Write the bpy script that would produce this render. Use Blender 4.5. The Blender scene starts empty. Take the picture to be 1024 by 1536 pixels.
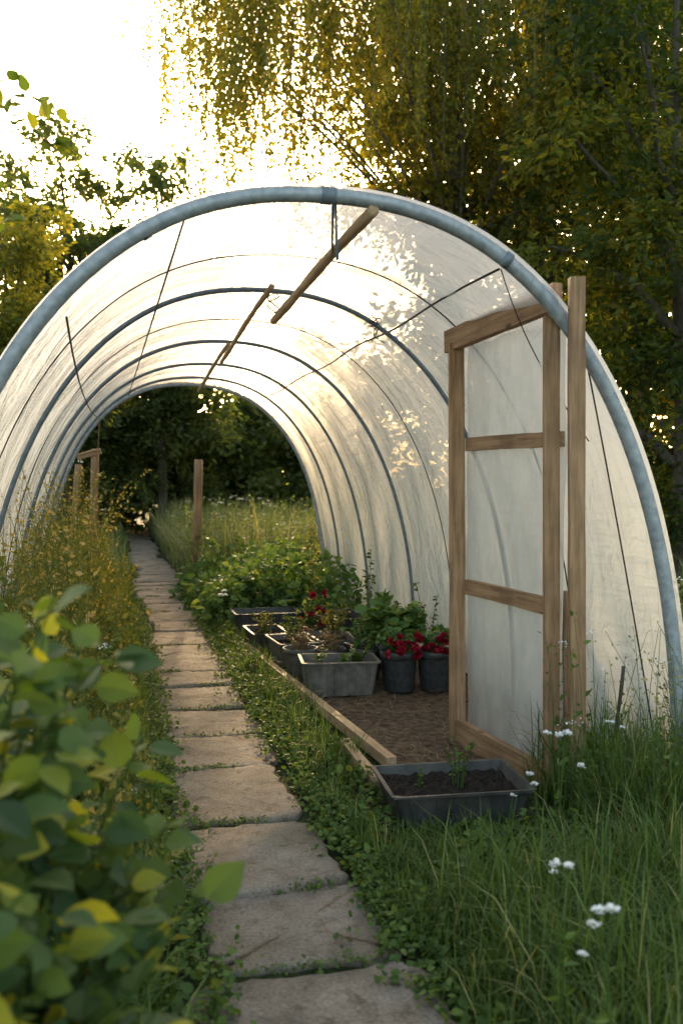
import bpy, math, numpy as np
from mathutils import Vector, Matrix
rng = np.random.default_rng(7)
rad = math.radians
scene = bpy.context.scene
COL = scene.collection

# ------------------------------------------------------------------ helpers
class MB:
    def __init__(s):
        s.v=[]; s.l=[]; s.sz=[]; s.t=[]; s.m=[]; s.n=0
    def add(s, v, faces, tint=0.5, mat=0):
        v=np.asarray(v,dtype=np.float32).reshape(-1,3)
        if not isinstance(faces,list): faces=[faces]
        for f in faces:
            f=np.asarray(f,dtype=np.int64)
            if f.size==0: continue
            s.l.append((f+s.n).ravel()); s.sz.append(np.full(len(f),f.shape[1]))
            s.m.append(np.full(len(f),mat))
        t=np.broadcast_to(np.asarray(tint,dtype=np.float32),(len(v),)) if np.ndim(tint)==0 else np.asarray(tint,dtype=np.float32)
        s.t.append(t); s.v.append(v); s.n+=len(v)
    def build(s,name,mats,smooth=False,parent=None):
        me=bpy.data.meshes.new(name)
        v=np.concatenate(s.v); l=np.concatenate(s.l); sz=np.concatenate(s.sz); m=np.concatenate(s.m); t=np.concatenate(s.t)
        me.vertices.add(len(v)); me.vertices.foreach_set('co',v.ravel())
        me.loops.add(len(l)); me.loops.foreach_set('vertex_index',l.astype(np.int32))
        me.polygons.add(len(sz)); st=np.concatenate([[0],np.cumsum(sz)[:-1]])
        me.polygons.foreach_set('loop_start',st.astype(np.int32))
        for mt in mats: me.materials.append(mt)
        me.update(calc_edges=True)
        me.polygons.foreach_set('material_index',m.astype(np.int32))
        me.polygons.foreach_set('use_smooth',np.full(len(sz),smooth,dtype=bool))
        a=me.attributes.new('tint','FLOAT','POINT'); a.data.foreach_set('value',t.astype(np.float32))
        me.validate(); me.update()
        o=bpy.data.objects.new(name,me); COL.objects.link(o)
        if parent: o.parent=parent
        return o

def norm(a): return a/np.maximum(np.linalg.norm(a,axis=-1,keepdims=True),1e-8)
def frames(y,zh):
    y=norm(y); x=norm(np.cross(y,zh)); z=np.cross(x,y)
    return np.stack([x,y,z],axis=-1)
LEAF_V=np.array([[0,0,0],[.27,.42,.06],[0,1,-.08],[-.27,.42,.06]],dtype=np.float32)
LEAF_F=np.array([[0,1,2,3]])
_m=[(0,0,0),(0,.25,.0),(0,.5,-.01),(0,.75,-.05),(0,1.0,-.13)]
_r=[(.24,.14,.05),(.34,.38,.07),(.27,.64,.03),(.12,.86,-.05)]
BL_V=np.array(_m+_r+[(-a,b,c) for a,b,c in _r],dtype=np.float32)
BL_Q=np.array([[1,5,6,2],[2,6,7,3],[3,7,8,4],[1,2,10,9],[2,3,11,10],[3,4,12,11]])
BL_T=np.array([[0,5,1],[0,1,9]])
RND_V=np.array([[0,0,0],[.35,.2,.04],[.48,.55,.06],[.3,.92,.02],[0,1,0],[-.3,.92,.02],[-.48,.55,.06],[-.35,.2,.04],[0,.5,-.03]],dtype=np.float32)
RND_T=np.array([[8,i,(i+1)%8] for i in range(8)])
def scatter(mb,tv,tf,pos,R,sc,tint,mat=0):
    pos=np.asarray(pos); N=len(pos)
    if N==0: return
    sc=np.broadcast_to(np.asarray(sc,dtype=np.float64),(N,))
    v=np.einsum('nij,kj->nki',R,tv)*sc[:,None,None]+pos[:,None,:]
    k=len(tv)
    if not isinstance(tf,list): tf=[tf]
    off=(np.arange(N)*k)
    fs=[(f[None]+off[:,None,None]).reshape(-1,f.shape[1]) for f in tf]
    mb.add(v.reshape(-1,3),fs,np.repeat(np.broadcast_to(tint,(N,)),k),mat)
def rdir(n): return norm(rng.normal(size=(n,3)))
def leaf_R(n,up=0.6,droop=0.2,dirs=None):
    y=rdir(n) if dirs is None else norm(dirs+rng.normal(size=(n,3))*.45)
    y=y*np.array([1,1,.6])+np.array([0,0,-droop])
    zh=rdir(n)+np.array([0,0,up])
    return frames(y,zh)
def tube(mb,pts,radii,ns=7,mat=0,tint=.5,cap=True):
    P=np.asarray(pts,dtype=float); K=len(P)
    r=np.broadcast_to(np.asarray(radii,dtype=float),(K,))
    T=norm(np.gradient(P,axis=0))
    ref=np.array([0.,0,1]) if abs(T[0][2])<.9 else np.array([1.,0,0])
    u=norm(np.cross(T[0],ref)); U=[u]
    for i in range(1,K):
        u=U[-1]-T[i]*np.dot(U[-1],T[i]); U.append(norm(u))
    U=np.array(U); W=np.cross(T,U)
    a=np.linspace(0,2*np.pi,ns,endpoint=False)
    v=P[:,None,:]+r[:,None,None]*(np.cos(a)[None,:,None]*U[:,None,:]+np.sin(a)[None,:,None]*W[:,None,:])
    f=[]
    for i in range(K-1):
        for j in range(ns):
            f.append([i*ns+j,i*ns+(j+1)%ns,(i+1)*ns+(j+1)%ns,(i+1)*ns+j])
    fl=[np.array(f)]
    if cap: fl.append(np.array([list(range(ns))[::-1],[ (K-1)*ns+j for j in range(ns)]]))
    mb.add(v.reshape(-1,3),fl,tint,mat)
def bez(a,b,c,n=8):
    t=np.linspace(0,1,n)[:,None]; a,b,c=map(np.asarray,(a,b,c))
    return (1-t)**2*a+2*t*(1-t)*b+t*t*c
def empty(name,parent=None):
    o=bpy.data.objects.new(name,None); COL.objects.link(o)
    if parent:o.parent=parent
    return o

# ------------------------------------------------------------------ materials
def newmat(name):
    m=bpy.data.materials.new(name); m.use_nodes=True
    nt=m.node_tree; nt.nodes.clear()
    out=nt.nodes.new('ShaderNodeOutputMaterial')
    return m,nt,out
def ramp(nt,stops,inp=None):
    r=nt.nodes.new('ShaderNodeValToRGB'); e=r.color_ramp.elements
    while len(e)<len(stops): e.new(.5)
    for i,(p,c) in enumerate(stops):
        e[i].position=p; e[i].color=(*c,1) if len(c)==3 else c
    if inp is not None: nt.links.new(inp,r.inputs[0])
    return r
def tex(nt,typ,scale,detail=4,coord='Object',vscale=(1,1,1),rough=.55):
    tc=nt.nodes.new('ShaderNodeTexCoord'); mp=nt.nodes.new('ShaderNodeMapping')
    mp.inputs['Scale'].default_value=vscale
    nt.links.new(tc.outputs[coord],mp.inputs[0])
    t=nt.nodes.new(typ); t.inputs['Scale'].default_value=scale
    if 'Detail' in t.inputs: t.inputs['Detail'].default_value=detail
    if 'Roughness' in t.inputs and typ=='ShaderNodeTexNoise': t.inputs['Roughness'].default_value=rough
    nt.links.new(mp.outputs[0],t.inputs['Vector']); return t
def bump(nt,h,strength,dist=.01):
    b=nt.nodes.new('ShaderNodeBump'); b.inputs['Strength'].default_value=strength; b.inputs['Distance'].default_value=dist
    nt.links.new(h,b.inputs['Height']); return b
def mulc(nt,a,b,fac=1.):
    mul=nt.nodes.new('ShaderNodeMix'); mul.data_type='RGBA'; mul.blend_type='MULTIPLY'; mul.inputs[0].default_value=fac
    nt.links.new(a,mul.inputs[6])
    if isinstance(b,tuple): mul.inputs[7].default_value=(*b,1)
    else: nt.links.new(b,mul.inputs[7])
    return mul.outputs[2]
def leafmat(name,stops,trans=.4,tcol=(1.5,1.25,.5),rough=.6,spec=.2):
    m,nt,out=newmat(name)
    at=nt.nodes.new('ShaderNodeAttribute'); at.attribute_name='tint'
    r=ramp(nt,stops,at.outputs['Fac'])
    p=nt.nodes.new('ShaderNodeBsdfPrincipled'); p.inputs['Roughness'].default_value=rough
    p.inputs['Specular IOR Level'].default_value=spec
    nt.links.new(r.outputs[0],p.inputs['Base Color'])
    tr=nt.nodes.new('ShaderNodeBsdfTranslucent'); nt.links.new(mulc(nt,r.outputs[0],tcol),tr.inputs[0])
    mx=nt.nodes.new('ShaderNodeMixShader'); mx.inputs[0].default_value=trans
    nt.links.new(p.outputs[0],mx.inputs[1]); nt.links.new(tr.outputs[0],mx.inputs[2])
    nt.links.new(mx.outputs[0],out.inputs[0]); return m
def solid(name,c1,c2,scale=20,rough=.7,metal=0,bmp=.3,vscale=(1,1,1),dist=.004,coord='Object',spec=.4):
    m,nt,out=newmat(name)
    n=tex(nt,'ShaderNodeTexNoise',scale,6,coord,vscale)
    r=ramp(nt,[(.3,c1),(.7,c2)],n.outputs[0])
    p=nt.nodes.new('ShaderNodeBsdfPrincipled'); p.inputs['Roughness'].default_value=rough; p.inputs['Metallic'].default_value=metal
    p.inputs['Specular IOR Level'].default_value=spec
    nt.links.new(r.outputs[0],p.inputs['Base Color'])
    b=bump(nt,n.outputs[0],bmp,dist); nt.links.new(b.outputs[0],p.inputs['Normal'])
    nt.links.new(p.outputs[0],out.inputs[0]); return m
M_dark=leafmat('dark_foliage',[(0,(.018,.036,.010)),(.55,(.05,.08,.018)),(1,(.18,.18,.03))],.55,(2.4,1.8,.4))
M_birch=leafmat('birch_leaves',[(0,(.06,.08,.02)),(.5,(.14,.16,.036)),(1,(.29,.26,.06))],.6,(2.3,1.9,.5))
M_far=leafmat('far_foliage',[(0,(.05,.08,.03)),(.6,(.11,.15,.05)),(1,(.19,.21,.07))],.5,(1.6,1.45,.5))
M_grass=leafmat('grass_blades',[(0,(.035,.065,.014)),(.6,(.085,.14,.03)),(.9,(.15,.20,.055)),(1,(.3,.27,.12))],.4,(1.4,1.3,.5))
M_meadow=leafmat('meadow_grass',[(0,(.06,.095,.028)),(.55,(.13,.175,.065)),(1,(.33,.30,.17))],.45,(1.3,1.2,.6))
M_cover=leafmat('ground_cover',[(0,(.035,.07,.016)),(.6,(.08,.135,.028)),(1,(.16,.21,.045))],.35)
M_bush=leafmat('broad_leaves',[(0,(.03,.062,.026)),(.6,(.065,.115,.036)),(.85,(.11,.165,.034)),(1,(.29,.29,.04))],.45,(1.9,1.6,.35),.6,.2)  # yellow end of the ramp paints sunlit highlights into the leaf colour
M_weed=leafmat('weed_leaves',[(0,(.05,.085,.02)),(.5,(.12,.155,.036)),(.85,(.23,.21,.06)),(1,(.40,.32,.14))],.45,(1.6,1.3,.45))
M_veg=leafmat('vegetable_leaves',[(0,(.04,.09,.03)),(.6,(.09,.17,.045)),(1,(.2,.28,.08))],.35)
M_dry=leafmat('dry_stems',[(0,(.12,.07,.035)),(1,(.32,.22,.11))],.2,(1,1,1))
M_red=leafmat('red_petals',[(0,(.14,.003,.01)),(1,(.34,.008,.03))],.2,(1,1,1))
M_white=leafmat('white_petals',[(0,(.7,.7,.66)),(1,(.82,.82,.8))],.3,(1,1,1))
M_bark=solid('bark',(.035,.028,.02),(.10,.08,.06),14,.9,bmp=.8,vscale=(1,1,.25),dist=.03)
M_bbark=solid('birch_bark',(.05,.045,.04),(.3,.28,.25),6,.8,bmp=.4,vscale=(.4,.4,3),dist=.01)
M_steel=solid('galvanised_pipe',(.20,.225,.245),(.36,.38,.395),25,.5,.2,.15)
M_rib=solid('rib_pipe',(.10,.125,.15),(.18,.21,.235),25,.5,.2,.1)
M_black=solid('black_plastic',(.02,.021,.023),(.055,.055,.055),30,.45,0,.2)
M_grey=solid('weathered_grey_plastic',(.05,.047,.04),(.15,.132,.11),12,.65,0,.3)
M_dgrey=solid('dark_grey_plastic',(.02,.02,.019),(.075,.068,.058),9,.6,0,.3)
M_rope=solid('rope',(.02,.018,.015),(.05,.045,.04),60,.9)

def woodmat(name,c1,c2,c3):
    m,nt,out=newmat(name)
    n=tex(nt,'ShaderNodeTexNoise',1,8,'Object',(38,38,2.2),.65)
    n2=tex(nt,'ShaderNodeTexNoise',3.0,5,'Object',(1,1,1))
    r=ramp(nt,[(.28,c1),(.5,c2),(.72,c3)],n.outputs[0])
    r2=ramp(nt,[(.35,(.6,.58,.57)),(.65,(1.1,1.05,1.0))],n2.outputs[0])
    a=mulc(nt,r.outputs[0],r2.outputs[0],.8)
    vo=tex(nt,'ShaderNodeTexVoronoi',1,0,'Object',(9,9,3.0))
    rk=ramp(nt,[(.06,(.18,.12,.08)),(.13,(1,1,1))],vo.outputs['Distance'])
    a=mulc(nt,a,rk.outputs[0],.8)
    p=nt.nodes.new('ShaderNodeBsdfPrincipled'); p.inputs['Roughness'].default_value=.75; p.inputs['Specular IOR Level'].default_value=.25
    nt.links.new(a,p.inputs['Base Color'])
    b=bump(nt,n.outputs[0],.6,.004); nt.links.new(b.outputs[0],p.inputs['Normal'])
    nt.links.new(p.outputs[0],out.inputs[0]); return m
M_wood=woodmat('weathered_wood',(.13,.072,.038),(.31,.185,.10),(.46,.295,.17))
M_wood_l=woodmat('pale_wood',(.26,.17,.095),(.43,.29,.165),(.57,.41,.25))

def filmmat(name,transp,tint=(.88,.885,.875),tl=.5,bs=.5,ref=.3):
    m,nt,out=newmat(name)
    n1=tex(nt,'ShaderNodeTexNoise',1,4,'Object',(1.4,4.0,1.4),.5)
    n2=tex(nt,'ShaderNodeTexNoise',1,5,'Object',(3.5,3.5,3.5),.55)
    n2.inputs['Distortion'].default_value=1.6
    n3=tex(nt,'ShaderNodeTexNoise',1,4,'Object',(11,1.0,11),.55)
    n4=tex(nt,'ShaderNodeTexNoise',1,3,'Object',(2.0,5.0,2.0),.5); n4.inputs['Distortion'].default_value=.6
    rg=nt.nodes.new('ShaderNodeMath'); rg.operation='SUBTRACT'; rg.inputs[1].default_value=.5; nt.links.new(n4.outputs[0],rg.inputs[0])
    ab=nt.nodes.new('ShaderNodeMath'); ab.operation='ABSOLUTE'; nt.links.new(rg.outputs[0],ab.inputs[0])
    cr=ramp(nt,[(0,(1,1,1)),(.04,(0,0,0))],ab.outputs[0])
    gr=ramp(nt,[(.3,(.93,.93,.92)),(.65,(1,1,1))],n2.outputs[0])
    tcn=nt.nodes.new('ShaderNodeRGB'); tcn.outputs[0].default_value=(*tint,1)
    colr=mulc(nt,tcn.outputs[0],gr.outputs[0],1.)
    crd=ramp(nt,[(0,(1,1,1)),(1,(.94,.94,.94))],cr.outputs[0]); colr=mulc(nt,colr,crd.outputs[0],.8)
    tr=nt.nodes.new('ShaderNodeBsdfTranslucent'); nt.links.new(colr,tr.inputs[0])
    df=nt.nodes.new('ShaderNodeBsdfDiffuse'); nt.links.new(colr,df.inputs[0])
    rf=nt.nodes.new('ShaderNodeBsdfRefraction'); rf.inputs['Color'].default_value=(.93,.93,.92,1); rf.inputs['Roughness'].default_value=.75; rf.inputs['IOR'].default_value=1.4
    gl=nt.nodes.new('ShaderNodeBsdfGlossy'); gl.inputs['Roughness'].default_value=.27; gl.inputs[0].default_value=(.95,.95,.95,1)
    tp=nt.nodes.new('ShaderNodeBsdfTransparent'); tp.inputs[0].default_value=(.95,.96,.96,1)
    def add(a,b,k=1.):
        x=nt.nodes.new('ShaderNodeMath'); x.operation='MULTIPLY_ADD'; x.inputs[1].default_value=k
        nt.links.new(b,x.inputs[0]); nt.links.new(a,x.inputs[2]); return x.outputs[0]
    h=add(n1.outputs[0],n2.outputs[0],.7); h=add(h,n3.outputs[0],.8); h=add(h,cr.outputs[0],.08)
    b=bump(nt,h,bs,.033)
    for s in (tr,df,gl,rf): nt.links.new(b.outputs[0],s.inputs['Normal'])
    m1=nt.nodes.new('ShaderNodeMixShader'); m1.inputs[0].default_value=1-tl
    nt.links.new(tr.outputs[0],m1.inputs[1]); nt.links.new(df.outputs[0],m1.inputs[2])
    m1b=nt.nodes.new('ShaderNodeMixShader'); m1b.inputs[0].default_value=ref
    nt.links.new(m1.outputs[0],m1b.inputs[1]); nt.links.new(rf.outputs[0],m1b.inputs[2])
    fr=nt.nodes.new('ShaderNodeFresnel'); fr.inputs[0].default_value=1.35; nt.links.new(b.outputs[0],fr.inputs['Normal'])
    m2=nt.nodes.new('ShaderNodeMixShader'); nt.links.new(fr.outputs[0],m2.inputs[0])
    nt.links.new(m1b.outputs[0],m2.inputs[1]); nt.links.new(gl.outputs[0],m2.inputs[2])
    r=ramp(nt,[(.35,(transp*.4,)*3),(.7,(min(1,transp*1.8),)*3)],n1.outputs[0])
    m3=nt.nodes.new('ShaderNodeMixShader'); nt.links.new(r.outputs[0],m3.inputs[0])
    nt.links.new(m2.outputs[0],m3.inputs[1]); nt.links.new(tp.outputs[0],m3.inputs[2])
    nt.links.new(m3.outputs[0],out.inputs[0]); return m
M_film=filmmat('polythene_film',.04,(.71,.71,.70),.45,.62,.24)
M_film2=filmmat('door_film',.28,(.58,.575,.54),.5,.25,.12)

def groundmat():
    m,nt,out=newmat('ground_soil_grass')
    n=tex(nt,'ShaderNodeTexNoise',1.3,8); n2=tex(nt,'ShaderNodeTexNoise',35,6)
    r=ramp(nt,[(.3,(.018,.026,.009)),(.55,(.035,.045,.016)),(.75,(.05,.042,.024))],n.outputs[0])
    r2=ramp(nt,[(.3,(.5,.5,.5)),(.7,(1.4,1.4,1.4))],n2.outputs[0])
    p=nt.nodes.new('ShaderNodeBsdfPrincipled'); p.inputs['Roughness'].default_value=.95; p.inputs['Specular IOR Level'].default_value=.1
    nt.links.new(mulc(nt,r.outputs[0],r2.outputs[0]),p.inputs['Base Color'])
    b=bump(nt,n2.outputs[0],.8,.03); nt.links.new(b.outputs[0],p.inputs['Normal'])
    nt.links.new(p.outputs[0],out.inputs[0]); return m
M_ground=groundmat()
M_soil=solid('bare_soil',(.035,.024,.016),(.15,.105,.068),22,.95,bmp=1,dist=.03,spec=.1)
M_pot_soil=solid('potting_soil',(.008,.006,.005),(.04,.03,.022),60,.95,bmp=1,dist=.02,spec=.1)
def stonemat():
    m,nt,out=newmat('path_stone')
    n=tex(nt,'ShaderNodeTexNoise',4,9,rough=.7); n2=tex(nt,'ShaderNodeTexNoise',90,5,rough=.7); n3=tex(nt,'ShaderNodeTexNoise',1.7,4)
    n4=tex(nt,'ShaderNodeTexNoise',13,6,rough=.7)
    r=ramp(nt,[(.3,(.22,.172,.125)),(.5,(.37,.30,.235)),(.7,(.48,.41,.335))],n.outputs[0])
    r2=ramp(nt,[(.3,(.5,.5,.5)),(.65,(1.12,1.12,1.12))],n2.outputs[0])
    a=mulc(nt,r.outputs[0],r2.outputs[0],.9)
    r3=ramp(nt,[(.35,(.68,.69,.62)),(.6,(1.06,1.03,1.0))],n3.outputs[0]); a=mulc(nt,a,r3.outputs[0],.85)
    r4=ramp(nt,[(.54,(1,1,1)),(.68,(.5,.45,.37))],n4.outputs[0]); a=mulc(nt,a,r4.outputs[0],.8)
    p=nt.nodes.new('ShaderNodeBsdfPrincipled'); p.inputs['Roughness'].default_value=.88; p.inputs['Specular IOR Level'].default_value=.2
    nt.links.new(a,p.inputs['Base Color'])
    ad=nt.nodes.new('ShaderNodeMath'); ad.operation='MULTIPLY_ADD'; ad.inputs[1].default_value=3.5
    nt.links.new(n.outputs[0],ad.inputs[0]); nt.links.new(n2.outputs[0],ad.inputs[2])
    b=bump(nt,ad.outputs[0],1,.020); nt.links.new(b.outputs[0],p.inputs['Normal'])
    nt.links.new(p.outputs[0],out.inputs[0]); return m
M_stone=stonemat()

# ------------------------------------------------------------------ ground
g=MB(); S=300
g.add([[-S,-S,0],[S,-S,0],[S,S,0],[-S,S,0]],np.array([[0,1,2,3]])); g.build('ground',[M_ground])
nx,ny=40,110
X,Y=np.meshgrid(np.linspace(1.36,2.62,nx),np.linspace(4.3,11.9,ny))
Z=.006+.03*np.abs(np.sin(X*7+Y*2.3)*np.sin(Y*5.1-X*3))*rng.uniform(.4,1,X.shape)
Z[0,:]=Z[-1,:]=.004; Z[:,0]=Z[:,-1]=.004
idx=np.arange(nx*ny).reshape(ny,nx)
F=np.stack([idx[:-1,:-1],idx[:-1,1:],idx[1:,1:],idx[1:,:-1]],-1).reshape(-1,4)
g=MB(); g.add(np.stack([X,Y,Z],-1).reshape(-1,3),F); g.build('soil_bed',[M_soil],True)
mb=MB(); N=2600
pos=np.stack([rng.uniform(1.38,2.5,N),rng.uniform(4.4,8.5,N),rng.uniform(.02,.045,N)],-1)
d=rdir(N)*np.array([1,1,.15]); scatter(mb,np.array([[-.02,0,0],[.02,0,0],[.015,1,0],[-.015,1,0]]),LEAF_F,pos,frames(d,np.tile([0,0,1.],(N,1))+rng.normal(size=(N,3))*.2),rng.uniform(.03,.09,N),rng.uniform(0,1,N))
mb.build('straw_litter',[M_dry])

# ------------------------------------------------------------------ stone path
mb=MB(); y=1.5; joints=[]
while y<42:
    L=rng.uniform(.50,.78); gap=rng.uniform(.012,.045)
    xl=.235+.05*math.sin(y*.9)+rng.uniform(-.06,.05); xr=.86+.05*math.sin(y*.9+.5)+rng.uniform(-.06,.06)
    if y>9: xl+=rng.uniform(0,.06)
    y0,y1=y,y+L
    sk=rng.uniform(-.06,.06,4)
    cor=np.array([[xl,y0+sk[0]*.5],[xr,y0+sk[1]*.5],[xr+rng.uniform(-.05,.05),y1+sk[2]*.5-.008],[xl+rng.uniform(-.05,.05),y1+sk[3]*.5-.008]])
    pts=[]
    for i in range(4):
        a,b=cor[i],cor[(i+1)%4]; ph=rng.uniform(0,6.3); am=rng.uniform(.005,.016)
        for t in np.linspace(0.04,.96,17):
            e=a+(b-a)*t; nrm=np.array([(b-a)[1],-(b-a)[0]]); nrm/=np.linalg.norm(nrm)
            pts.append(e+nrm*(rng.normal()*.006+am*math.sin(t*7+ph)-(.02 if t<.05 or t>.95 else 0)))
    P=np.array(pts); n=len(P); c=P.mean(0)
    zt=.03+rng.uniform(-.01,.01); tilt=rng.normal(size=2)*.014
    def zz(Q,base): return base+(Q-c)@tilt
    rings=[(1.0,-.05),(1.0,zt-.014),(.985,zt-.004),(.95,zt)]
    V=[]
    for s_,z_ in rings:
        Q=c+(P-c)*s_; V.append(np.column_stack([Q,zz(Q,z_)+rng.normal(size=n)*.0018]))
    for s_ in (.7,.35):
        Q=c+(P-c)*s_; V.append(np.column_stack([Q,zz(Q,zt)+rng.normal(size=n)*.0012]))
    V.append(np.array([[c[0],c[1],zt]]))
    V=np.concatenate(V)
    fs=[[r*n+i,r*n+(i+1)%n,(r+1)*n+(i+1)%n,(r+1)*n+i] for r in range(5) for i in range(n)]
    ft=[[5*n+i,5*n+(i+1)%n,6*n] for i in range(n)]
    mb.add(V,[np.array(fs),np.array(ft)])
    y=y1+gap; joints.append(y-gap/2)
mb.build('stone_path',[M_stone],True)

# ------------------------------------------------------------------ polytunnel
CX,A,B,NE=.90,1.75,2.77,2.3
Y0,Y1=4.0,12.0
def arch(th,off=0.):
    c,s=np.cos(th),np.sin(th)
    x=(A+off)*np.sign(c)*np.abs(c)**(2/NE); z=(B+off)*np.maximum(s,0)**(2/NE)
    return x,z
tun=empty('polytunnel')
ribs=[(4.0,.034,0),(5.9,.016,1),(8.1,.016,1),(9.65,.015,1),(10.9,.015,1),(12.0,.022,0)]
th=np.linspace(0,np.pi,81)
ribys=np.array([r[0] for r in ribs])
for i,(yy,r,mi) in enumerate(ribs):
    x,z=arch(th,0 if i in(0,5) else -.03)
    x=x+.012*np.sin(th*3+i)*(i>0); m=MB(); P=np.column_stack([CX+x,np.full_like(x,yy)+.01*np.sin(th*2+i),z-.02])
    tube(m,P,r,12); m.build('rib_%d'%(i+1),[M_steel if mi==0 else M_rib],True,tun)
for i,yy in enumerate((5.0,7.05)):
    x,z=arch(th,-.02); m=MB(); tube(m,np.column_stack([CX+x,np.full_like(x,yy)+.05*np.sin(th),z-.01]),.004,6); m.build('hoop_wire_%d'%(i+1),[M_rope],True,tun)
nu,nv=170,260
TH=np.linspace(0,np.pi,nu); YY=np.linspace(Y0-.04,Y1+.03,nv)
TT,YG=np.meshgrid(TH,YY)
fr=np.zeros_like(YY)
for a,b in zip(ribys[:-1],ribys[1:]):
    mk=(YY>=a)&(YY<=b); fr[mk]=np.sin(np.pi*(YY[mk]-a)/(b-a))*min(1,(b-a)/1.9)
wr=np.zeros_like(TT)
for _ in range(34):
    ky,kt=rng.uniform(1,12),rng.uniform(-20,20); wr+=np.sin(YG*ky+TT*kt+rng.uniform(0,6.3)+.8*np.sin(YG*2+TT*3))*rng.uniform(.2,1)/(1+.12*abs(kt)+.1*ky)
wr*=.005
side=np.abs(np.cos(TT))**2
off=.004-.035*fr[:,None]+wr*(fr[:,None]*.9+.1)*(1+1.8*side)
x,z=arch(TT); nxx=np.cos(TT); nz_=np.sin(TT)
sk=np.exp(-((z-.0)/.55)**2)*np.exp(-((YG-4.6)/.8)**2)*(np.cos(TT)>0)
V=np.stack([CX+x+nxx*(off+.03)+sk*.10*(1+.6*np.sin(YG*14)),YG,z+nz_*(off+.03)-.02],-1)
V[...,2]=np.where((TT<=1e-6)|(TT>=np.pi-1e-6),-.02,V[...,2])
idx=np.arange(nu*nv).reshape(nv,nu)
F=np.stack([idx[:-1,:-1],idx[:-1,1:],idx[1:,1:],idx[1:,:-1]],-1).reshape(-1,4)
m=MB(); m.add(V.reshape(-1,3),F); m.build('plastic_cover',[M_film],True,tun)
for k_,t_ in enumerate((.36,.5,.63)):
    t=math.pi*(t_); x_,z_=arch(np.array([t-.01,t+.01])); m=MB()
    tube(m,[[CX+x_[0],4.0,z_[0]-.02],[CX+x_[1],4.0,z_[1]-.02]],.038,12); m.build('clamp_%d'%(k_+1),[M_rib],True,tun)
def wpole(name,p,q,r,parent,mat=M_wood,bend=.006):
    p=np.array(p);q=np.array(q);L=np.linalg.norm(q-p)
    t=np.linspace(0,1,12); m=MB()
    P=np.column_stack([bend*np.sin(t*5),bend*np.sin(t*3+1),t*L])
    tube(m,P,r*(1+.08*np.sin(t*17)),10); o=m.build(name,[mat],True,parent)
    o.location=p; o.rotation_mode='QUATERNION'; o.rotation_quaternion=Vector(q-p).to_track_quat('Z','Y'); return o
wpole('ridge_pole',(1.10,3.98,2.69),(1.0,6.1,2.57),.026,tun,M_wood_l)
wpole('ridge_pole_middle',(.93,5.7,2.70),(.87,8.05,2.54),.018,tun,M_wood_l)
wpole('ridge_pole_rear',(.93,8.0,2.68),(.90,10.7,2.55),.018,tun,M_wood_l)
def wire(name,pts,r,mat=M_rope,parent=tun):
    m=MB(); tube(m,pts,r,6); return m.build(name,[mat],True,parent)
wire('strut',[[.93,4.03,2.75],[1.06,4.62,2.64]],.006,M_rib)
wire('strut_rod',[[.945,4.05,2.74],[.955,4.06,2.49]],.007,M_rib)
wire('purlin',np.column_stack([np.linspace(1.74,1.70,30)+.005*np.sin(np.arange(30)),np.linspace(4.1,10.9,30),2.50+.012*np.sin(np.arange(30)*.7)]),.006)
wire('rope_left',bez((.28,4.0,2.60),(.13,7.2,2.28),(.13,10.8,2.48),16),.005)
wire('rope_far_left',bez((-.196,4.0,2.18),(-.25,7.0,2.02),(-.19,11,2.24),16),.005)
wire('rope_drop',[[-.19,11,2.24],[-.2,11.05,2.0],[-.22,11.0,1.75]],.006,M_wood)
wire('rope_right',bez((2.16,4.05,2.1),(2.5,4.25,1.1),(2.60,4.1,.1),16),.004)
wire('rope_right_upper',bez((1.75,4.1,2.5),(2.1,4.6,2.2),(2.18,4.05,1.7),12),.003)
for k_ in range(3):
    p0=np.array([1.62,5.88,2.60]); t=np.linspace(0,1,18)
    Q=p0+np.column_stack([.035*np.sin(t*9+k_*2)+.03*k_*t,.03*np.cos(t*7+k_),-.16*t-.03*np.sin(t*6+k_)])
    wire('wire_tangle_%d'%(k_+1),Q,.003)
for k_ in range(2):
    p0=np.array([.97,5.9,2.72]); t=np.linspace(0,1,14)
    wire('tie_wire_%d'%(k_+1),p0+np.column_stack([.04*np.sin(t*8+k_*2),.03*np.cos(t*7+k_),-.15*t]),.004)

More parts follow.
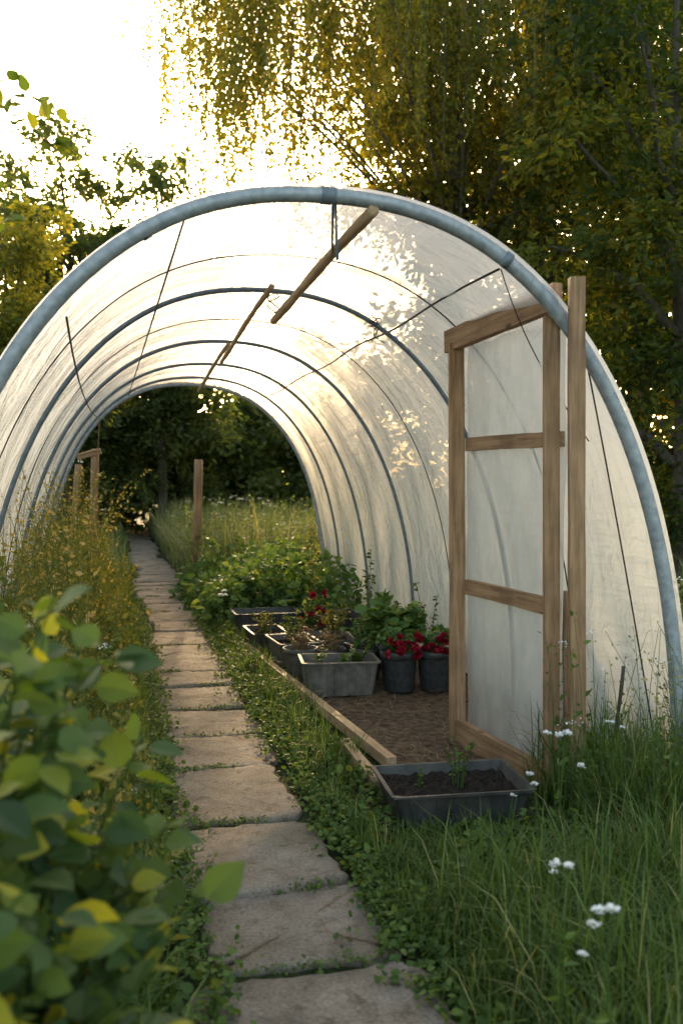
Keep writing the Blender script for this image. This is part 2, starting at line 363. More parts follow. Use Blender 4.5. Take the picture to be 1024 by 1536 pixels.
# ------------------------------------------------------------------ boards
import bmesh
def board(name,p,q,w,t,parent=None,mat=M_wood,roll=None,bend=0.006):
    p=np.array(p,float);q=np.array(q,float);L=np.linalg.norm(q-p); n=14
    me=bpy.data.meshes.new(name)
    bm=bmesh.new(); rows=[]
    for i in range(n):
        s=i/(n-1); ox=bend*math.sin(s*3.1+p[0]*7); oy=bend*math.sin(s*2.3+p[1]*5)
        jw=1+rng.normal()*.014
        rows.append([bm.verts.new((ox+a*w/2*jw,oy+b*t/2*jw,s*L)) for a,b in((-1,-1),(1,-1),(1,1),(-1,1))])
    for i in range(n-1):
        for j in range(4): bm.faces.new((rows[i][j],rows[i][(j+1)%4],rows[i+1][(j+1)%4],rows[i+1][j]))
    bm.faces.new(rows[0][::-1]); bm.faces.new(rows[-1])
    es=[e for e in bm.edges if len(e.link_faces)==2 and e.calc_face_angle()>.8]
    bmesh.ops.bevel(bm,geom=es,offset=min(w,t)*.09,segments=2,affect='EDGES',profile=.5)
    bm.normal_update(); bm.to_mesh(me); bm.free(); me.materials.append(mat)
    o=bpy.data.objects.new(name,me); COL.objects.link(o)
    if parent:o.parent=parent
    zax=Vector(q-p).normalized()
    xr=Vector(roll) if roll is not None else Vector((1,0,0))
    xa=(xr-zax*xr.dot(zax)).normalized(); ya=zax.cross(xa)
    M=Matrix((xa,ya,zax)).transposed().to_4x4(); M.translation=Vector(p); o.matrix_world=M
    return o
door=empty('greenhouse_door')
Apt=np.array([1.90,5.07]); Bpt=np.array([2.005,4.07]); dd=(Bpt-Apt)/np.linalg.norm(Bpt-Apt)
nn=np.array([-dd[1],dd[0]]); nn= nn if nn[0]>0 else -nn
def dp(s,z,off=0):
    q=Apt+dd*s+nn*off; return (q[0],q[1],z)
board('hinge_post',dp(0,0),dp(-.01,2.30),.085,.075,door,roll=(.97,-.23,0))
board('front_post',dp(1.0,.0),dp(.995,2.288),.07,.05,door,roll=(.97,-.23,0))
board('top_rail',dp(-.10,2.318,-.01),dp(1.055,2.372,-.01),.125,.05,door,roll=(0,0,1),bend=.003)
board('upper_rail',dp(.04,1.715,.045),dp(1.02,1.715,.045),.075,.03,door,roll=(0,0,1))
board('lower_rail',dp(.04,.90,.045),dp(.99,.905,.045),.085,.03,door,roll=(0,0,1))
board('bottom_rail',dp(.04,.07,.0),dp(.965,.075,.0),.13,.04,door,roll=(0,0,1))
m=MB(); ns,nz=40,80
Sg,Zg=np.meshgrid(np.linspace(.0,1.0,ns),np.linspace(.02,2.3,nz))
wv=.006*np.sin(Sg*9+Zg*3)+.004*np.sin(Zg*11-Sg*4)+.003*np.sin(Sg*31+Zg*5)
q=Apt[None,None]+dd*Sg[...,None]+nn*(.068+wv)[...,None]
idx=np.arange(ns*nz).reshape(nz,ns); F=np.stack([idx[:-1,:-1],idx[:-1,1:],idx[1:,1:],idx[1:,:-1]],-1).reshape(-1,4)
m.add(np.concatenate([q,Zg[...,None]],-1).reshape(-1,3),F); m.build('door_film',[M_film2],True,door)
jamb=empty('door_jamb')
board('jamb_post',(2.065,3.925,0),(2.05,3.925,2.44),.07,.05,jamb,roll=(.97,-.23,0),bend=.004)
board('jamb_block',(2.12,4.12,.30),(2.125,4.12,.98),.05,.04,jamb,roll=(.97,-.23,0))

board('edging_board',(1.38,4.62,.035),(1.07,9.0,.035),.055,.06,None,M_wood_l,roll=(1,0,0),bend=.012)
board('wooden_plank',(1.215,4.36,.035),(1.235,5.05,.035),.055,.06,None,M_wood_l,roll=(1,0,0))
board('wooden_plank',(2.35,8.6,.05),(2.45,11.5,.05),.05,.12,None,M_wood,roll=(1,0,0))

# ------------------------------------------------------------------ trays & pots
def tray(name,c,w,l,h,rot,mat,soil=True,rim=.018,taper=.88,th_=.012):
    m=MB()
    def ring(sw,sl,z,rc=.03,n=4):
        P=[]
        for cx,cy,a0 in((1,1,0),(-1,1,90),(-1,-1,180),(1,-1,270)):
            for k in range(n):
                a=rad(a0+90*k/(n-1)); P.append([cx*(sw/2-rc)+rc*math.cos(a),cy*(sl/2-rc)+rc*math.sin(a),z])
        return P
    R=[ring(w*taper,l*taper,0),ring(w,l,h-.012),ring(w+2*rim,l+2*rim,h-.012),ring(w+2*rim,l+2*rim,h),ring(w-.004,l-.004,h),ring(w*taper-th_*2,l*taper-th_*2,.015)]
    n=len(R[0]); V=np.array(sum(R,[]),float)
    f=[[r*n+i,r*n+(i+1)%n,(r+1)*n+(i+1)%n,(r+1)*n+i] for r in range(5) for i in range(n)]
    V+=rng.normal(size=V.shape)*.002
    m.add(V,[np.array(f),np.array([list(range(n))[::-1],[5*n+i for i in range(n)]])],mat=0)
    for sx in np.linspace(-.4,.4,9):
        for sgn in(-1,1):
            p=np.array([[sx*w*taper,sgn*(l*taper/2),.005],[sx*w,sgn*(l/2),h-.014]]); tube(m,p,.005,5)
    if soil:
        zs=h*.72; a=w*(taper+(1-taper)*.7)-th_; b=l*(taper+(1-taper)*.7)-th_
        gx,gy=np.meshgrid(np.linspace(-a/2,a/2,24),np.linspace(-b/2,b/2,18)); gz=zs+rng.uniform(-.014,.014,gx.shape)
        ii=np.arange(24*18).reshape(18,24); F=np.stack([ii[:-1,:-1],ii[:-1,1:],ii[1:,1:],ii[1:,:-1]],-1).reshape(-1,4)
        m.add(np.stack([gx,gy,gz],-1).reshape(-1,3),F,mat=1)
    o=m.build(name,[mat,M_pot_soil]); o.location=c; o.rotation_euler=(0,0,rad(rot)); return o
def pot(name,c,r,h,mat):
    m=MB(); prof=[(0,0),(r*.74,0),(r*.78,h*.05),(r*.93,h*.8),(r*.95,h*.82),(r*1.03,h*.83),(r*1.05,h*.99),(r*1.02,h),(r*.96,h*.99),(r*.93,h*.86),(0.001,h*.86)]
    n=28; a=np.linspace(0,2*np.pi,n,endpoint=False)
    V=np.array([[rr*np.cos(t),rr*np.sin(t),z] for rr,z in prof for t in a])
    f=np.array([[k*n+i,k*n+(i+1)%n,(k+1)*n+(i+1)%n,(k+1)*n+i] for k in range(len(prof)-1) for i in range(n)])
    m.add(V,f[:-n],mat=0); m.add(V,f[-n:],mat=1)
    o=m.build(name,[mat,M_pot_soil],True); o.location=c; return o
tray('seed_tray',(1.47,3.99,.01),.62,.44,.15,-4,M_dgrey)
tray('planter_box',(1.52,6.42,.02),.52,.34,.24,-6,M_grey)
tray('planter_box',(1.42,7.62,.02),.34,.5,.19,4,M_grey,taper=.9)
tray('planter_box',(1.30,8.35,.02),.30,.5,.16,2,M_dgrey)
tray('planter_box',(1.75,7.75,.02),.36,.5,.18,-4,M_grey)
tray('planter_box',(1.42,9.15,.02),.62,.42,.22,0,M_black)
tray('planter_box',(2.05,7.25,.02),.4,.45,.17,8,M_dgrey)
tray('planter_box',(2.1,8.9,.02),.4,.7,.2,3,M_black)
pot('plant_pot',(1.95,6.35,.02),.135,.29,M_black)
pot('plant_pot',(2.21,6.32,.02),.14,.29,M_black)
pot('plant_pot',(2.02,6.66,.02),.13,.27,M_black)
pot('plant_pot',(1.36,7.02,.02),.13,.22,M_grey)
pot('plant_pot',(1.60,7.05,.02),.12,.2,M_dgrey)
pot('plant_pot',(1.83,6.8,.02),.12,.24,M_black)

# ------------------------------------------------------------------ small plants
def plant(name,c,r,h,n,ls,mat,tpl=(BL_V,[BL_Q,BL_T]),flowers=0,fm=None,stem=M_cover,nst=9,fs=.03,tlo=.2,thi=1.):
    mb=MB(); c=np.array(c,float)
    tips=[]
    for i in range(nst):
        a=rng.uniform(0,6.28); rr=r*math.sqrt(rng.uniform(0,1)); e=c+np.array([rr*math.cos(a),rr*math.sin(a),h*rng.uniform(.55,1)])
        P=bez(c+np.array([rr*.25*math.cos(a),rr*.25*math.sin(a),0]),c+np.array([rr*.5*math.cos(a),rr*.5*math.sin(a),h*.6]),e,6)
        tube(mb,P,np.linspace(.004,.0015,6),4,1,.4,False); tips.append(P)
    k=n//nst
    for P in tips:
        t=rng.uniform(.25,1,k); i=np.minimum((t*5).astype(int),4); f_=(t*5-i)[:,None]
        q=P[i]*(1-f_)+P[i+1]*f_
        d=rdir(k)*np.array([1,1,.5])
        scatter(mb,tpl[0],tpl[1],q,frames(d+np.array([0,0,.25]),rdir(k)*.6+np.array([0,0,1.])),ls*rng.uniform(.55,1.15,k),rng.uniform(tlo,thi,k),0)
    if flowers:
        for i in range(flowers):
            a=rng.uniform(3.0,6.4); rr=r*rng.uniform(.4,1.05); e=c+np.array([rr*math.cos(a),rr*math.sin(a)-.02,h*rng.uniform(.15,.9)])
            kk=26; d=rdir(kk)+np.array([0,-.3,.5]); scatter(mb,RND_V,RND_T,np.tile(e,(kk,1))+rdir(kk)*.010,frames(d,rdir(kk)),fs*rng.uniform(.6,1.1,kk),rng.uniform(0,1,kk),2)
    return mb.build(name,[mat,stem,fm or M_red])
plant('flowering_plant',(1.95,6.33,.25),.18,.22,170,.065,M_veg,flowers=16,fm=M_red,fs=.03)
plant('flowering_plant',(2.20,6.30,.25),.18,.22,170,.065,M_veg,flowers=18,fm=M_red,fs=.03)
plant('lettuce_plant',(2.0,6.66,.25),.28,.38,240,.11,M_veg,tpl=(RND_V,RND_T))
plant('leafy_plant',(1.83,6.82,.2),.2,.28,140,.08,M_veg)
plant('seedling',(1.36,6.38,.15),.06,.20,40,.05,M_cover,nst=3)
plant('seedling',(1.55,6.42,.15),.09,.13,60,.06,M_veg,nst=4)
plant('seedling',(1.66,6.45,.15),.08,.2,60,.06,M_cover,nst=4)
plant('seedling',(1.50,3.99,.08),.09,.28,90,.028,M_cover,nst=5)
plant('seedling',(1.33,4.05,.08),.05,.12,30,.02,M_cover,nst=3)
plant('dry_plant',(1.36,7.02,.18),.14,.24,160,.035,M_dry,stem=M_dry,nst=22,tpl=(LEAF_V,LEAF_F))
plant('dry_plant',(1.60,7.05,.17),.15,.22,160,.035,M_dry,stem=M_dry,nst=22,tpl=(LEAF_V,LEAF_F))
plant('herb_plant',(1.42,7.6,.14),.16,.3,240,.045,M_cover,nst=14,tpl=(LEAF_V,LEAF_F))
plant('herb_plant',(1.78,7.7,.14),.2,.36,280,.05,M_weed,nst=14,tpl=(LEAF_V,LEAF_F))
plant('herb_plant',(2.1,7.3,.14),.22,.34,260,.06,M_veg,nst=12)
plant('herb_plant',(2.3,8.0,.05),.22,.4,260,.06,M_cover,nst=12)
plant('herb_plant',(1.30,8.35,.1),.16,.26,160,.045,M_weed,nst=14,tpl=(LEAF_V,LEAF_F))
plant('rose_plant',(1.75,8.4,.05),.14,.48,160,.05,M_cover,nst=8,flowers=8,fm=M_red,fs=.038)
plant('tall_seedling',(2.25,8.3,.1),.12,.85,90,.05,M_cover,nst=3)
plant('tall_seedling',(1.95,9.2,.1),.12,1.0,110,.055,M_weed,nst=3)
plant('tall_seedling',(2.45,7.2,.1),.1,.7,60,.045,M_cover,nst=3)
mb=MB()
for i in range(50):
    c=np.array([rng.uniform(1.0,2.35),rng.uniform(9.4,12.8),0]); h=rng.uniform(.4,.85); r=rng.uniform(.2,.4); k=190
    u=rdir(k); u[:,2]=np.abs(u[:,2]); q=c+u*np.array([r,r,h])*rng.uniform(.6,1,(k,1))**.5
    scatter(mb,BL_V,[BL_Q,BL_T],q,leaf_R(k,1.0,.1),rng.uniform(.05,.11,k),np.clip(rng.normal(.5,.2,k)+rng.normal()*.15,0,1))
mb.build('vegetable_patch',[M_veg])

# ------------------------------------------------------------------ ground cover along path
mb=MB()
def cover(x0,x1,y0,y1,dens,h,ls):
    nc=int((x1-x0)*(y1-y0)*dens/40)
    C=np.column_stack([rng.uniform(x0,x1,nc),rng.uniform(y0,y1,nc)])
    for c in C:
        k=40; r=rng.uniform(.05,.13); hh=h*rng.uniform(.3,1.6); l_=ls*rng.uniform(.6,1.6)
        p=np.column_stack([c[0]+rng.normal(size=k)*r*.6,c[1]+rng.normal(size=k)*r*.6,np.zeros(k)])
        dd_=np.hypot(p[:,0]-c[0],p[:,1]-c[1])/r; p[:,2]=.008+hh*np.clip(1-dd_*.6,.1,1)*rng.uniform(.3,1,k)
        scatter(mb,BL_V,[BL_Q,BL_T],p,leaf_R(k,1.3,.0),l_*rng.uniform(.6,1.3,k),np.clip(rng.normal(.5,.22,k)+rng.normal()*.14,0,1))
cover(-.35,.18,1.8,5,2800,.12,.030); cover(.90,1.22,2.2,5,3000,.10,.028)
cover(-.35,.19,5,12,1500,.13,.040); cover(.91,1.12,5,12,1900,.12,.036)
cover(1.1,1.9,2.0,3.75,1800,.14,.032); cover(1.9,2.9,2.2,3.9,700,.16,.045)
for jy in joints:
    if jy<14 and rng.random()<.85:
        for _g in range(2):
            x0=rng.uniform(.25,.88)
            for _ in range(4):
                k=14; xx=x0+rng.uniform(-.12,.12,k); p=np.column_stack([xx,jy+rng.normal(size=k)*.018,rng.uniform(.02,.045,k)])
                scatter(mb,BL_V,[BL_Q,BL_T],p,leaf_R(k,1.2,0),rng.uniform(.010,.024,k),rng.uniform(.3,.9,k))
for ex in(.22,.89):
    nc=900; yy=rng.uniform(2,12,nc); k=nc*9
    amp=.025+.055*np.abs(np.sin(yy*2.3+ex*9)*np.sin(yy*5.1))
    p=np.column_stack([ex+np.repeat(rng.normal(size=nc)*amp,9)+rng.normal(size=k)*.02,np.repeat(yy,9)+rng.normal(size=k)*.03,rng.uniform(.02,.075,k)])
    scatter(mb,BL_V,[BL_Q,BL_T],p,leaf_R(k,1.2,0),rng.uniform(.016,.036,k),rng.uniform(.2,.95,k))
mb.build('ground_cover_plants',[M_cover])

# ------------------------------------------------------------------ grass
def grass(mb,xy,h,w,bend,tint):
    N=len(xy); a=rng.uniform(0,2*np.pi,N); d=np.stack([np.cos(a),np.sin(a),np.zeros(N)],-1); s=np.stack([-np.sin(a),np.cos(a),np.zeros(N)],-1)
    root=np.column_stack([xy,np.zeros(N)]); V=[]
    for t in(0,.4,.75):
        c=root+np.array([0,0,1.])*(h*t*(1-.3*bend*t))[:,None]+d*(h*bend*t*t)[:,None]; ww=(w*(1-t)**.5*.5)[:,None]
        V+= [c-s*ww,c+s*ww]
    V.append(root+np.array([0,0,1.])*(h*(1-.45*bend))[:,None]+d*(h*bend)[:,None])
    V=np.stack(V,1); o=np.arange(N)[:,None]*7
    mb.add(V.reshape(-1,3),[np.concatenate([o+np.array([[0,1,3,2]]),o+np.array([[2,3,5,4]])]),o+np.array([[4,5,6]])],np.repeat(tint,7))
def gpatch(mb,x0,x1,y0,y1,n,h0,h1,w,tm=.5):
    nt_=max(1,n//14); tx=rng.uniform(x0,x1,nt_); ty=rng.uniform(y0,y1,nt_)
    i=rng.integers(0,nt_,n); xy=np.column_stack([tx[i]+rng.normal(size=n)*.05,ty[i]+rng.normal(size=n)*.05])
    th_=rng.uniform(.5,1.35,nt_)[i]; tt=rng.normal(size=nt_)[i]*.16
    h=rng.uniform(h0,h1,n)*th_
    keep=np.ones(n,bool)
    x,y_=xy.T
    keep&=~((x>.18)&(x<.92)&(y_<40))
    keep&=~((x>1.28)&(x<2.55)&(y_>4.35)&(y_<9.5))
    keep&=~((x>1.05)&(x<1.85)&(y_>3.70)&(y_<4.4))
    keep&=~((x>1.0)&(x<1.95)&(y_>3.0)&(y_<4.6)&(h>.15))
    keep&=~((x>2.5)&(x<2.8)&(y_>4.0)&(y_<12))
    xy=xy[keep]; h=h[keep]; tt=tt[keep]; k=len(xy)
    grass(mb,xy,h,np.full(k,w)*rng.uniform(.6,1.5,k),rng.uniform(.1,.85,k),np.clip(rng.normal(tm,.2,k)+tt,0,1))
mb=MB()
gpatch(mb,1.1,3.4,1.6,3.7,38000,.12,.42,.0065)
gpatch(mb,.94,1.3,1.8,4.2,6000,.06,.2,.005)
gpatch(mb,1.85,3.6,3.3,4.2,11000,.15,.5,.007)
gpatch(mb,2.75,6,3.8,14,20000,.2,.6,.010)
gpatch(mb,-2.2,.15,1.2,6,16000,.1,.4,.007)
gpatch(mb,.93,1.2,4.2,12,5500,.05,.2,.006)
gpatch(mb,-1,.15,5,12,9000,.1,.4,.008)
mb.build('grass',[M_grass])
mb=MB()
gpatch(mb,.98,8,12.6,24,48000,.5,1.15,.015,tm=.52)
gpatch(mb,-7,.15,12.6,24,18000,.3,.7,.015,tm=.5)
gpatch(mb,-6,-1.0,3,12.3,9000,.3,.8,.012,tm=.5)
gpatch(mb,5.5,14,4,24,18000,.4,.9,.016,tm=.5)
gpatch(mb,-16,18,24,34,16000,.5,1.0,.03,tm=.5)
mb.build('meadow_grass',[M_meadow])

def weeds(name,x0,x1,y0,y1,n,h0,h1,ls,mat,lpn=46,wm=M_white,pw=0.0,slope=0.,tm=.4):
    mb=MB()
    for i in range(n):
        x_=rng.uniform(x0,x1); y_=rng.uniform(y0,y1); h=rng.uniform(h0,h1)*(1+slope*(x1-x_)/(x1-x0)); a=rng.uniform(0,6.28); l=rng.uniform(.05,.3)*h
        P=bez((x_,y_,0),(x_,y_,h*.6),(x_+l*math.cos(a),y_+l*math.sin(a),h),6)
        tube(mb,P,np.linspace(.003,.0012,6),3,0,.5,False)
        kind=rng.integers(0,3); tv=rng.normal()*.15
        k=lpn if kind<2 else lpn//2; t=rng.uniform(.15,1,k)**(1 if kind else .7); j=np.minimum((t*5).astype(int),4); f_=(t*5-j)[:,None]; q=P[j]*(1-f_)+P[j+1]*f_
        dr=rdir(k); q=q+dr*np.array([1,1,.4])*(rng.uniform(0,.07 if kind<2 else .02,k)*(1.2-t*.7))[:,None]
        sc=ls*rng.uniform(.5,1.3,k)*(1.2-.6*t)*(1.5 if kind==1 else (.8 if kind==0 else .6))
        scatter(mb,LEAF_V,LEAF_F,q,frames(dr+np.array([0,0,.5]),rdir(k)+np.array([0,0,.6])),sc,np.clip(rng.normal(tm,.16,k)+tv+(t-.5)*.35,0,1))
        if rng.random()<pw:
            kk=14; e=P[-1]; scatter(mb,RND_V,RND_T,e+rng.normal(size=(kk,3))*np.array([.02,.02,.006]),frames(rdir(kk)+np.array([0,0,.3]),rdir(kk)+np.array([0,0,1.])),rng.uniform(.006,.012,kk),rng.uniform(0,1,kk),1)
    return mb.build(name,[mat,wm])
weeds('weeds',-.85,.06,5.0,12,470,.28,.75,.048,M_weed,slope=.8,pw=.02,tm=.45)
weeds('weeds',-.80,-.15,4.8,12,270,1.0,1.65,.035,M_weed,60,tm=.65,pw=.03)
weeds('weeds',-.9,.10,2.6,5.2,320,.2,.6,.042,M_weed,pw=.02,slope=1.2,tm=.45)
weeds('weeds',1.9,3.3,2.2,4.1,120,.4,.95,.03,M_grass,26,pw=.12)
weeds('weeds',2.15,3.3,3.2,4.0,40,.6,1.0,.028,M_meadow,30,pw=.15,tm=.7)
weeds('weeds',1.0,3.5,12.6,18,340,.8,1.3,.06,M_meadow,40,pw=.15)
weeds('weeds',2.85,4.5,4.0,9,140,.6,1.1,.05,M_meadow,40,pw=.1)

def wildflower(x_,y_,z_,s=1.,n=3):
    mb=MB(); base=np.array([x_+rng.uniform(-.05,.05),y_+rng.uniform(-.05,.05),0]); top=np.array([x_,y_,z_])
    for i in range(n):
        e=top+(rng.normal(size=3)*np.array([.025,.025,.015])*s if i else 0)
        P=bez(base,(base[0],base[1],z_*.6),e,9); tube(mb,P,np.linspace(.0028,.0013,9),5,0,.5,False)
        kk=34; d=rdir(kk); d[:,2]=np.abs(d[:,2])*.7+.05; q=e+d*np.array([1,1,.6])*.012*s*rng.uniform(.3,1,(kk,1))
        scatter(mb,RND_V,RND_T,q,frames(d,rdir(kk)*.5+np.array([0,0,1.])),.0095*s*rng.uniform(.7,1.2,kk),rng.uniform(0,1,kk),1)
    k=16; t=rng.uniform(.1,.8,k); j=(t*8).astype(int); q=P[j]
    scatter(mb,BL_V*np.array([.5,1,1]),[BL_Q,BL_T],q,frames(rdir(k)+np.array([0,0,.6]),rdir(k)),.05*rng.uniform(.5,1.1,k),rng.uniform(.4,.9,k))
    mb.build('white_wildflower',[M_cover,M_white])
for a in[(1.01,2.02,.59,.9,2),(.955,1.72,.62,.9,2),(.985,1.72,.617,1.0,1),(1.64,3.2,.56,1.0,5),(1.70,3.2,.43,.9,2),(1.58,3.35,.32,1,2),(.99,1.85,.46,.7,1),(1.47,3.3,.3,.8,1),(1.3,2.6,.34,.8,2),(2.0,3.5,.5,.8,3),
         (.98,9.2,.4,1.6,5),(-.35,3.0,.7,1,3)]: wildflower(*a)

# ------------------------------------------------------------------ foreground bush
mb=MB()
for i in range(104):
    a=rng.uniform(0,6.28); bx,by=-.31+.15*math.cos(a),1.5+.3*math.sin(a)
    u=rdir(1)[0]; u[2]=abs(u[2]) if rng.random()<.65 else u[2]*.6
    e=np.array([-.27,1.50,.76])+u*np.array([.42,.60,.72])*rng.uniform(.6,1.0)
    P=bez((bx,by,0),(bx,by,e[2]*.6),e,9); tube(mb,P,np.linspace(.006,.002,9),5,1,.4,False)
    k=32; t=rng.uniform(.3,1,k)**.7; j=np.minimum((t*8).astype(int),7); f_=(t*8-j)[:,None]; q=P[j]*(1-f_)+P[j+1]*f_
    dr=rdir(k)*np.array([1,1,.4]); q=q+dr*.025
    scatter(mb,BL_V*np.array([1.15,1,1]),[BL_Q,BL_T],q,frames(dr+np.array([0,0,.1]),rdir(k)*.7+np.array([0,-.2,.8])),rng.uniform(.04,.085,k),np.clip(rng.normal(.47,.27,k)+(t-.75)*.8,0,1))  # tint turns yellower towards stem tips, sunlight painted into the colour
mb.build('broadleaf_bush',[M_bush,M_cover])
mb=MB()
for i in range(48):
    c=np.array([rng.uniform(-1.5,-.3),rng.uniform(2.0,3.8),0]); e=c+np.array([rng.normal()*.15,rng.normal()*.15,rng.uniform(.6,1.25)])
    P=bez(c,(c[0],c[1],e[2]*.6),e,7); tube(mb,P,np.linspace(.006,.002,7),5,1,.4,False)
    k=40; t=rng.uniform(.2,1,k); j=np.minimum((t*6).astype(int),5); q=P[j]+rdir(k)*.05
    scatter(mb,BL_V,[BL_Q,BL_T],q,leaf_R(k,1,.0),rng.uniform(.035,.07,k),np.clip(rng.normal(.75,.25,k),0,1))
mb.build('leafy_shrub',[M_bush,M_cover])

# ------------------------------------------------------------------ trees
def tree(name,base,H,cc,cr,ncl,lpc,ls,tr,mat,bark=M_bark,clr=.9,tm=.45,shell=.45,nlimb=26,lv=LEAF_V,cv=.14):
    base=np.array(base,float); cc=np.array(cc,float); cr=np.array(cr,float)
    tb=MB(); n=12; t=np.linspace(0,1,n)
    top=np.array([cc[0],cc[1],H*.92]); T=bez(base,(base[0]+.2,base[1],H*.5),top,n)
    T[:,0]+=.12*np.sin(t*6+base[0]); r=tr*(1-t*.93); r[0]*=1.35
    tube(tb,T,r,10)
    u=rdir(ncl); C=cc+u*cr*(rng.uniform(0,1,(ncl,1))**shell)
    C=C[C[:,2]>.5]
    for i in range(min(nlimb,len(C))):
        c=C[i]; hh=np.clip((c[2]-base[2])*.62,.12*H,.85*H); j=np.searchsorted(T[:,2],hh); j=min(max(j,1),n-1)
        s=T[j]; mid=(s+c)/2+np.array([0,0,.12*np.linalg.norm(c-s)]); P=bez(s,mid,c,8)
        P[1:-1]+=rng.normal(size=(6,3))*.05
        tube(tb,P,np.linspace(r[j]*.5,.012,8),6)
    o=tb.build(name,[bark],True)
    mb=MB()
    for c in C:
        rr=clr*rng.uniform(.6,1.3); k=int(lpc*rng.uniform(.5,1.4)); nt_=12
        D=rdir(nt_)*np.array([1,1,.6])+np.array([0,0,-.1]); wi=rng.integers(0,nt_,k); s=rng.uniform(.1,1,k)**.7
        q=c+D[wi]*(s*rr)[:,None]+rng.normal(size=(k,3))*rr*.13; q[:,2]-=s*s*rr*.25
        tv=rng.normal()*cv
        scatter(mb,lv,LEAF_F,q,leaf_R(k,.5,.25,D[wi]),ls*rng.uniform(.6,1.3,k),np.clip(rng.normal(tm,.2,k)+tv,0,1))
    mb.build('crown',[mat],False,o)
    return o
tree('maple_tree',(7.6,16.5,0),14,(7.3,15.5,8.4),(4.4,2.2,6.6),140,330,.17,.28,M_dark,clr=1.0,tm=.48,cv=.22)
tree('maple_tree',(6.9,10.6,0),9.5,(7.0,10.8,5.4),(2.5,1.9,4.8),90,330,.12,.2,M_dark,clr=.75,tm=.48,cv=.22)
tree('oak_tree',(12.5,21,0),13,(12,21,6.5),(5.5,3,6.8),110,330,.2,.3,M_dark,clr=1.2,tm=.5)
tree('ash_tree',(-4.6,21.5,0),10.5,(-4.5,21.5,5.4),(2.6,1.8,4.8),80,300,.16,.16,M_far,clr=.9)
tree('ash_tree',(-1.2,24.2,0),10.8,(-1.2,24.2,5.9),(2.1,1.8,4.9),110,300,.16,.16,M_far,clr=.8)
tree('ash_tree',(1.0,24.8,0),10.2,(1.0,24.8,6.0),(2.0,1.5,4.7),115,300,.16,.15,M_far,clr=.75)
tree('hazel_tree',(-1.9,15.9,0),6.4,(-1.75,15.9,3.9),(1.25,1.2,2.3),75,260,.11,.09,M_birch,clr=.55,tm=.45)
# treeline behind tunnel
mb=MB()
def clumps(n,x0,x1,ymin,ymax,z0,z1f,r0,r1,k0,s0,s1):
    for i in range(n):
        x_=rng.uniform(x0,x1); yb=rng.uniform(ymin,ymax); c=np.array([x_,yb,z0+(z1f(x_)-z0)*rng.uniform(0,1)]); rr=rng.uniform(r0,r1); k=k0
        D=rdir(12)*np.array([1,1,.7]); wi=rng.integers(0,12,k); s=rng.uniform(.05,1,k)**.6
        q=c+D[wi]*(s*rr)[:,None]+rng.normal(size=(k,3))*rr*.18; q=q[q[:,2]>0]; k=len(q)
        scatter(mb,LEAF_V,LEAF_F,q,leaf_R(k,.4,.2),rng.uniform(s0,s1,k),np.clip(rng.normal(.45,.2,k)+rng.normal()*.22,0,1))
gap=lambda x:1-.42*math.exp(-((x-3.6)/2.4)**2)  # treetops dip along the sun's path, shaped so sunlight reaches the tunnel roof
clumps(130,-5,8,26,29,.3,lambda x:4.7+.6*math.sin(x*1.1),.7,1.1,330,.16,.30)
clumps(120,-16,20,29,32,.3,lambda x:(7.2+1.0*math.sin(x*.55)+.8*math.sin(x*1.3+1))*gap(x),.9,1.3,330,.2,.36)
clumps(50,-7,9,33,35,.0,lambda x:3.0,1.2,1.8,300,.35,.55)
for i in range(50):
    x_=rng.uniform(-16,18); tube(mb,[[x_,29+rng.normal(),0],[x_+.2,29,2.5],[x_+rng.normal()*.5,29,4.5]],[.14,.1,.04],6,1,.3,False)
mb.build('distant_trees',[M_far,M_bark])
mb=MB()
clumps(46,4.2,11,11.5,15,.2,lambda x:1.7,.5,.9,260,.08,.14)
mb.build('shrubs',[M_dark])

# weeping birch
tb=MB(); T=bez((5.8,15.2,0),(5.6,15,6),(5.2,14.2,12.5),14); rT=np.linspace(.2,.03,14); tube(tb,T,rT,10)
mb=MB()
NG=255
for i in range(NG):
    a=rng.uniform(0,6.28); rr=math.sqrt(rng.uniform(0,1)); gx=4.75+4.15*rr*math.cos(a); gy=13.4+1.8*rr*math.sin(a)
    dome=12.8-4.2*rr**2
    low=5.2+ (.9 if gx<1.2 else 0)+rng.uniform(0,1.0)
    zt=rng.uniform(low+1.4,max(dome,low+2.0)); anchor=np.array([gx,gy,zt])
    if i%5==0:
        j=int(np.clip(4+ (zt-6)*.8,4,12)); tube(tb,bez(T[j],(T[j]+anchor)/2+np.array([0,0,.9]),anchor,9),np.linspace(.035,.008,9),5)
    gl=rng.uniform(1.2,2.6); tv=rng.normal()*.2
    for s_ in range(9):
        p0=anchor+rng.normal(size=3)*np.array([.36,.36,.25]); L=gl*rng.uniform(.4,1.15)
        if p0[2]-L<low-.3: L=p0[2]-low+.3
        if L<.3: continue
        dr=rng.normal(size=2)*.07; K=int(40*L); t=rng.uniform(0,1,K)
        q=np.column_stack([p0[0]+dr[0]*t*L,p0[1]+dr[1]*t*L,p0[2]-t*L])+rng.normal(size=(K,3))*(.024+.03*(1-t))[:,None]
        y_=rng.normal(size=(K,3))*.6+np.array([0,0,-.8])
        scatter(mb,LEAF_V,LEAF_F,q,frames(y_,rdir(K)),rng.uniform(.05,.09,K),np.clip(rng.normal(.5,.2,K)+tv,0,1))
        if s_%3==0: tube(tb,[p0,p0+np.array([dr[0]*L,dr[1]*L,-L])],[.005,.002],3,0,.3,False)
o=tb.build('weeping_birch_tree',[M_bbark],True); mb.build('crown',[M_birch],False,o)

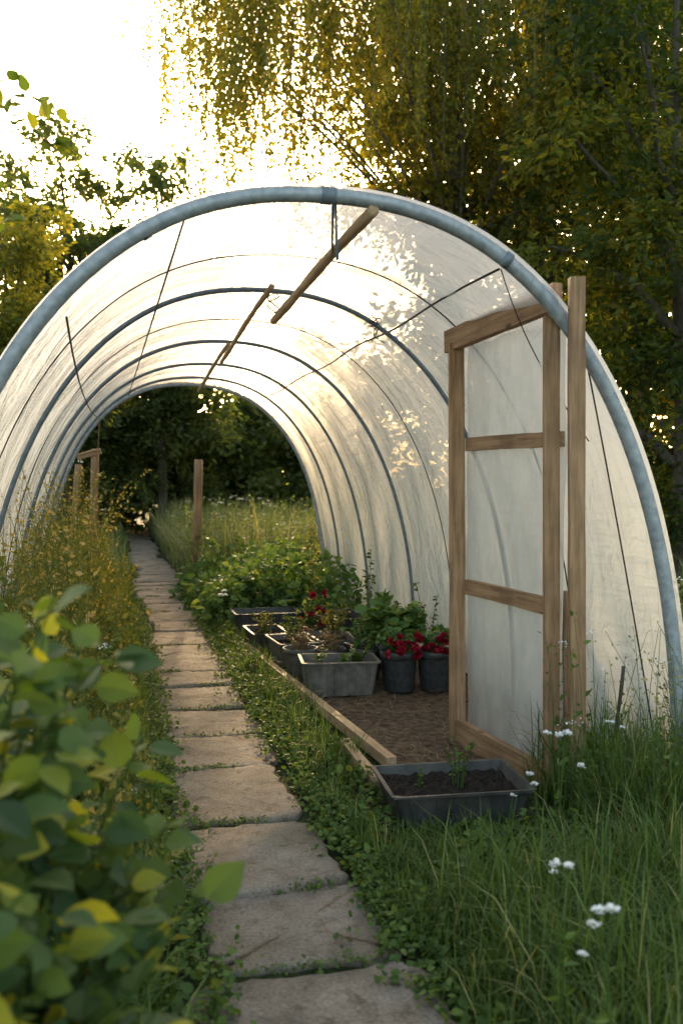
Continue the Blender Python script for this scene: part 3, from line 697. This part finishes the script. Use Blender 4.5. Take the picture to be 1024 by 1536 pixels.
# near branch, upper left
tb=MB(); mb=MB()
br=[((-.95,2.9,2.9),(-.5,2.9,2.75),(-.17,2.85,2.47)),((-.95,2.95,2.7),(-.6,2.9,2.5),(-.28,2.85,2.26)),((-1.0,2.95,2.85),(-.6,2.9,2.75),(-.20,2.85,2.60)),((-1.0,2.95,2.6),(-.75,2.9,2.3),(-.40,2.85,2.12))]
tube(tb,bez((-1.9,3.2,0),(-1.7,3.2,1.9),(-.97,2.95,2.9),10),np.linspace(.05,.015,10),8)
tube(tb,bez((-1.9,3.2,0),(-2.0,3.2,2.5),(-1.9,3.1,4.2),10),np.linspace(.05,.012,10),8)
for a,b,c in br:
    P=bez(a,b,c,12); tube(tb,P,np.linspace(.006,.002,12),5); k=46
    j=rng.integers(4,12,k); q=P[j]+rng.normal(size=(k,3))*.02; dr=norm(rng.normal(size=(k,3))+np.array([.5,0,-.1]))
    scatter(mb,BL_V,[BL_Q,BL_T],q,frames(dr,rdir(k)*.7+np.array([0,0,1.])),rng.uniform(.035,.065,k),rng.uniform(.4,1,k))
k=420; q=np.array([-1.95,3.1,3.2])+rdir(k)*np.array([.5,.5,1.1])*rng.uniform(.3,1,(k,1)); scatter(mb,BL_V,[BL_Q,BL_T],q,leaf_R(k,.8,.2),rng.uniform(.05,.085,k),rng.uniform(.2,1,k))
o=tb.build('apple_tree',[M_bark],True); mb.build('crown',[M_bush],False,o)

# ------------------------------------------------------------------ posts
wp=empty('fence_post'); wpole('post',(1.07,13.1,0),(1.10,13.1,1.83),.06,wp,M_wood,.006)
sc=empty('wooden_stakes')
wpole('upright',(-.32,12.7,0),(-.28,12.7,1.95),.05,sc,M_wood,.01); wpole('leaning_stake',(-.6,12.8,0),(-.50,12.8,1.75),.045,sc,M_wood,.01)
board('crosspiece',(-.50,12.65,1.84),(-.2,12.62,1.92),.07,.04,sc)
wpole('garden_stake',(2.30,4.02,0),(2.36,4.04,.62),.009,None,M_bark,.006)

# ------------------------------------------------------------------ light
AZ,EL=7.3,17.0
sdir=Vector((math.sin(rad(AZ))*math.cos(rad(EL)),math.cos(rad(AZ))*math.cos(rad(EL)),math.sin(rad(EL))))
L=bpy.data.lights.new('sun','SUN'); L.energy=5; L.angle=rad(.6); L.color=(1,.72,.40)
lo=bpy.data.objects.new('sun',L); COL.objects.link(lo); lo.rotation_mode='QUATERNION'; lo.rotation_quaternion=sdir.to_track_quat('Z','Y'); lo.location=(0,0,20)
w=bpy.data.worlds.new('World'); scene.world=w; w.use_nodes=True; nt=w.node_tree
bg=nt.nodes['Background']; sky=nt.nodes.new('ShaderNodeTexSky'); sky.sky_type='NISHITA'; sky.sun_disc=False
sky.sun_elevation=rad(EL); sky.sun_rotation=rad(AZ); sky.air_density=1.0; sky.dust_density=4.0; sky.ozone_density=1.0
nt.links.new(mulc(nt,sky.outputs[0],(1.12,1.0,.81)),bg.inputs[0]); bg.inputs[1].default_value=.85

# ------------------------------------------------------------------ camera
cam=bpy.data.cameras.new('camera'); co=bpy.data.objects.new('camera',cam); COL.objects.link(co)
co.location=(0,0,1.5); co.rotation_euler=(rad(90-1.76),0,rad(-13.5))
cam.sensor_fit='VERTICAL'; cam.sensor_height=36; cam.sensor_width=24; cam.lens=1400/1536*36; cam.clip_end=1000; cam.clip_start=.05
cam.dof.use_dof=True; cam.dof.focus_distance=5.5; cam.dof.aperture_fstop=2.8
scene.camera=co
scene.view_settings.view_transform='Standard'; scene.view_settings.look='None'; scene.view_settings.exposure=0
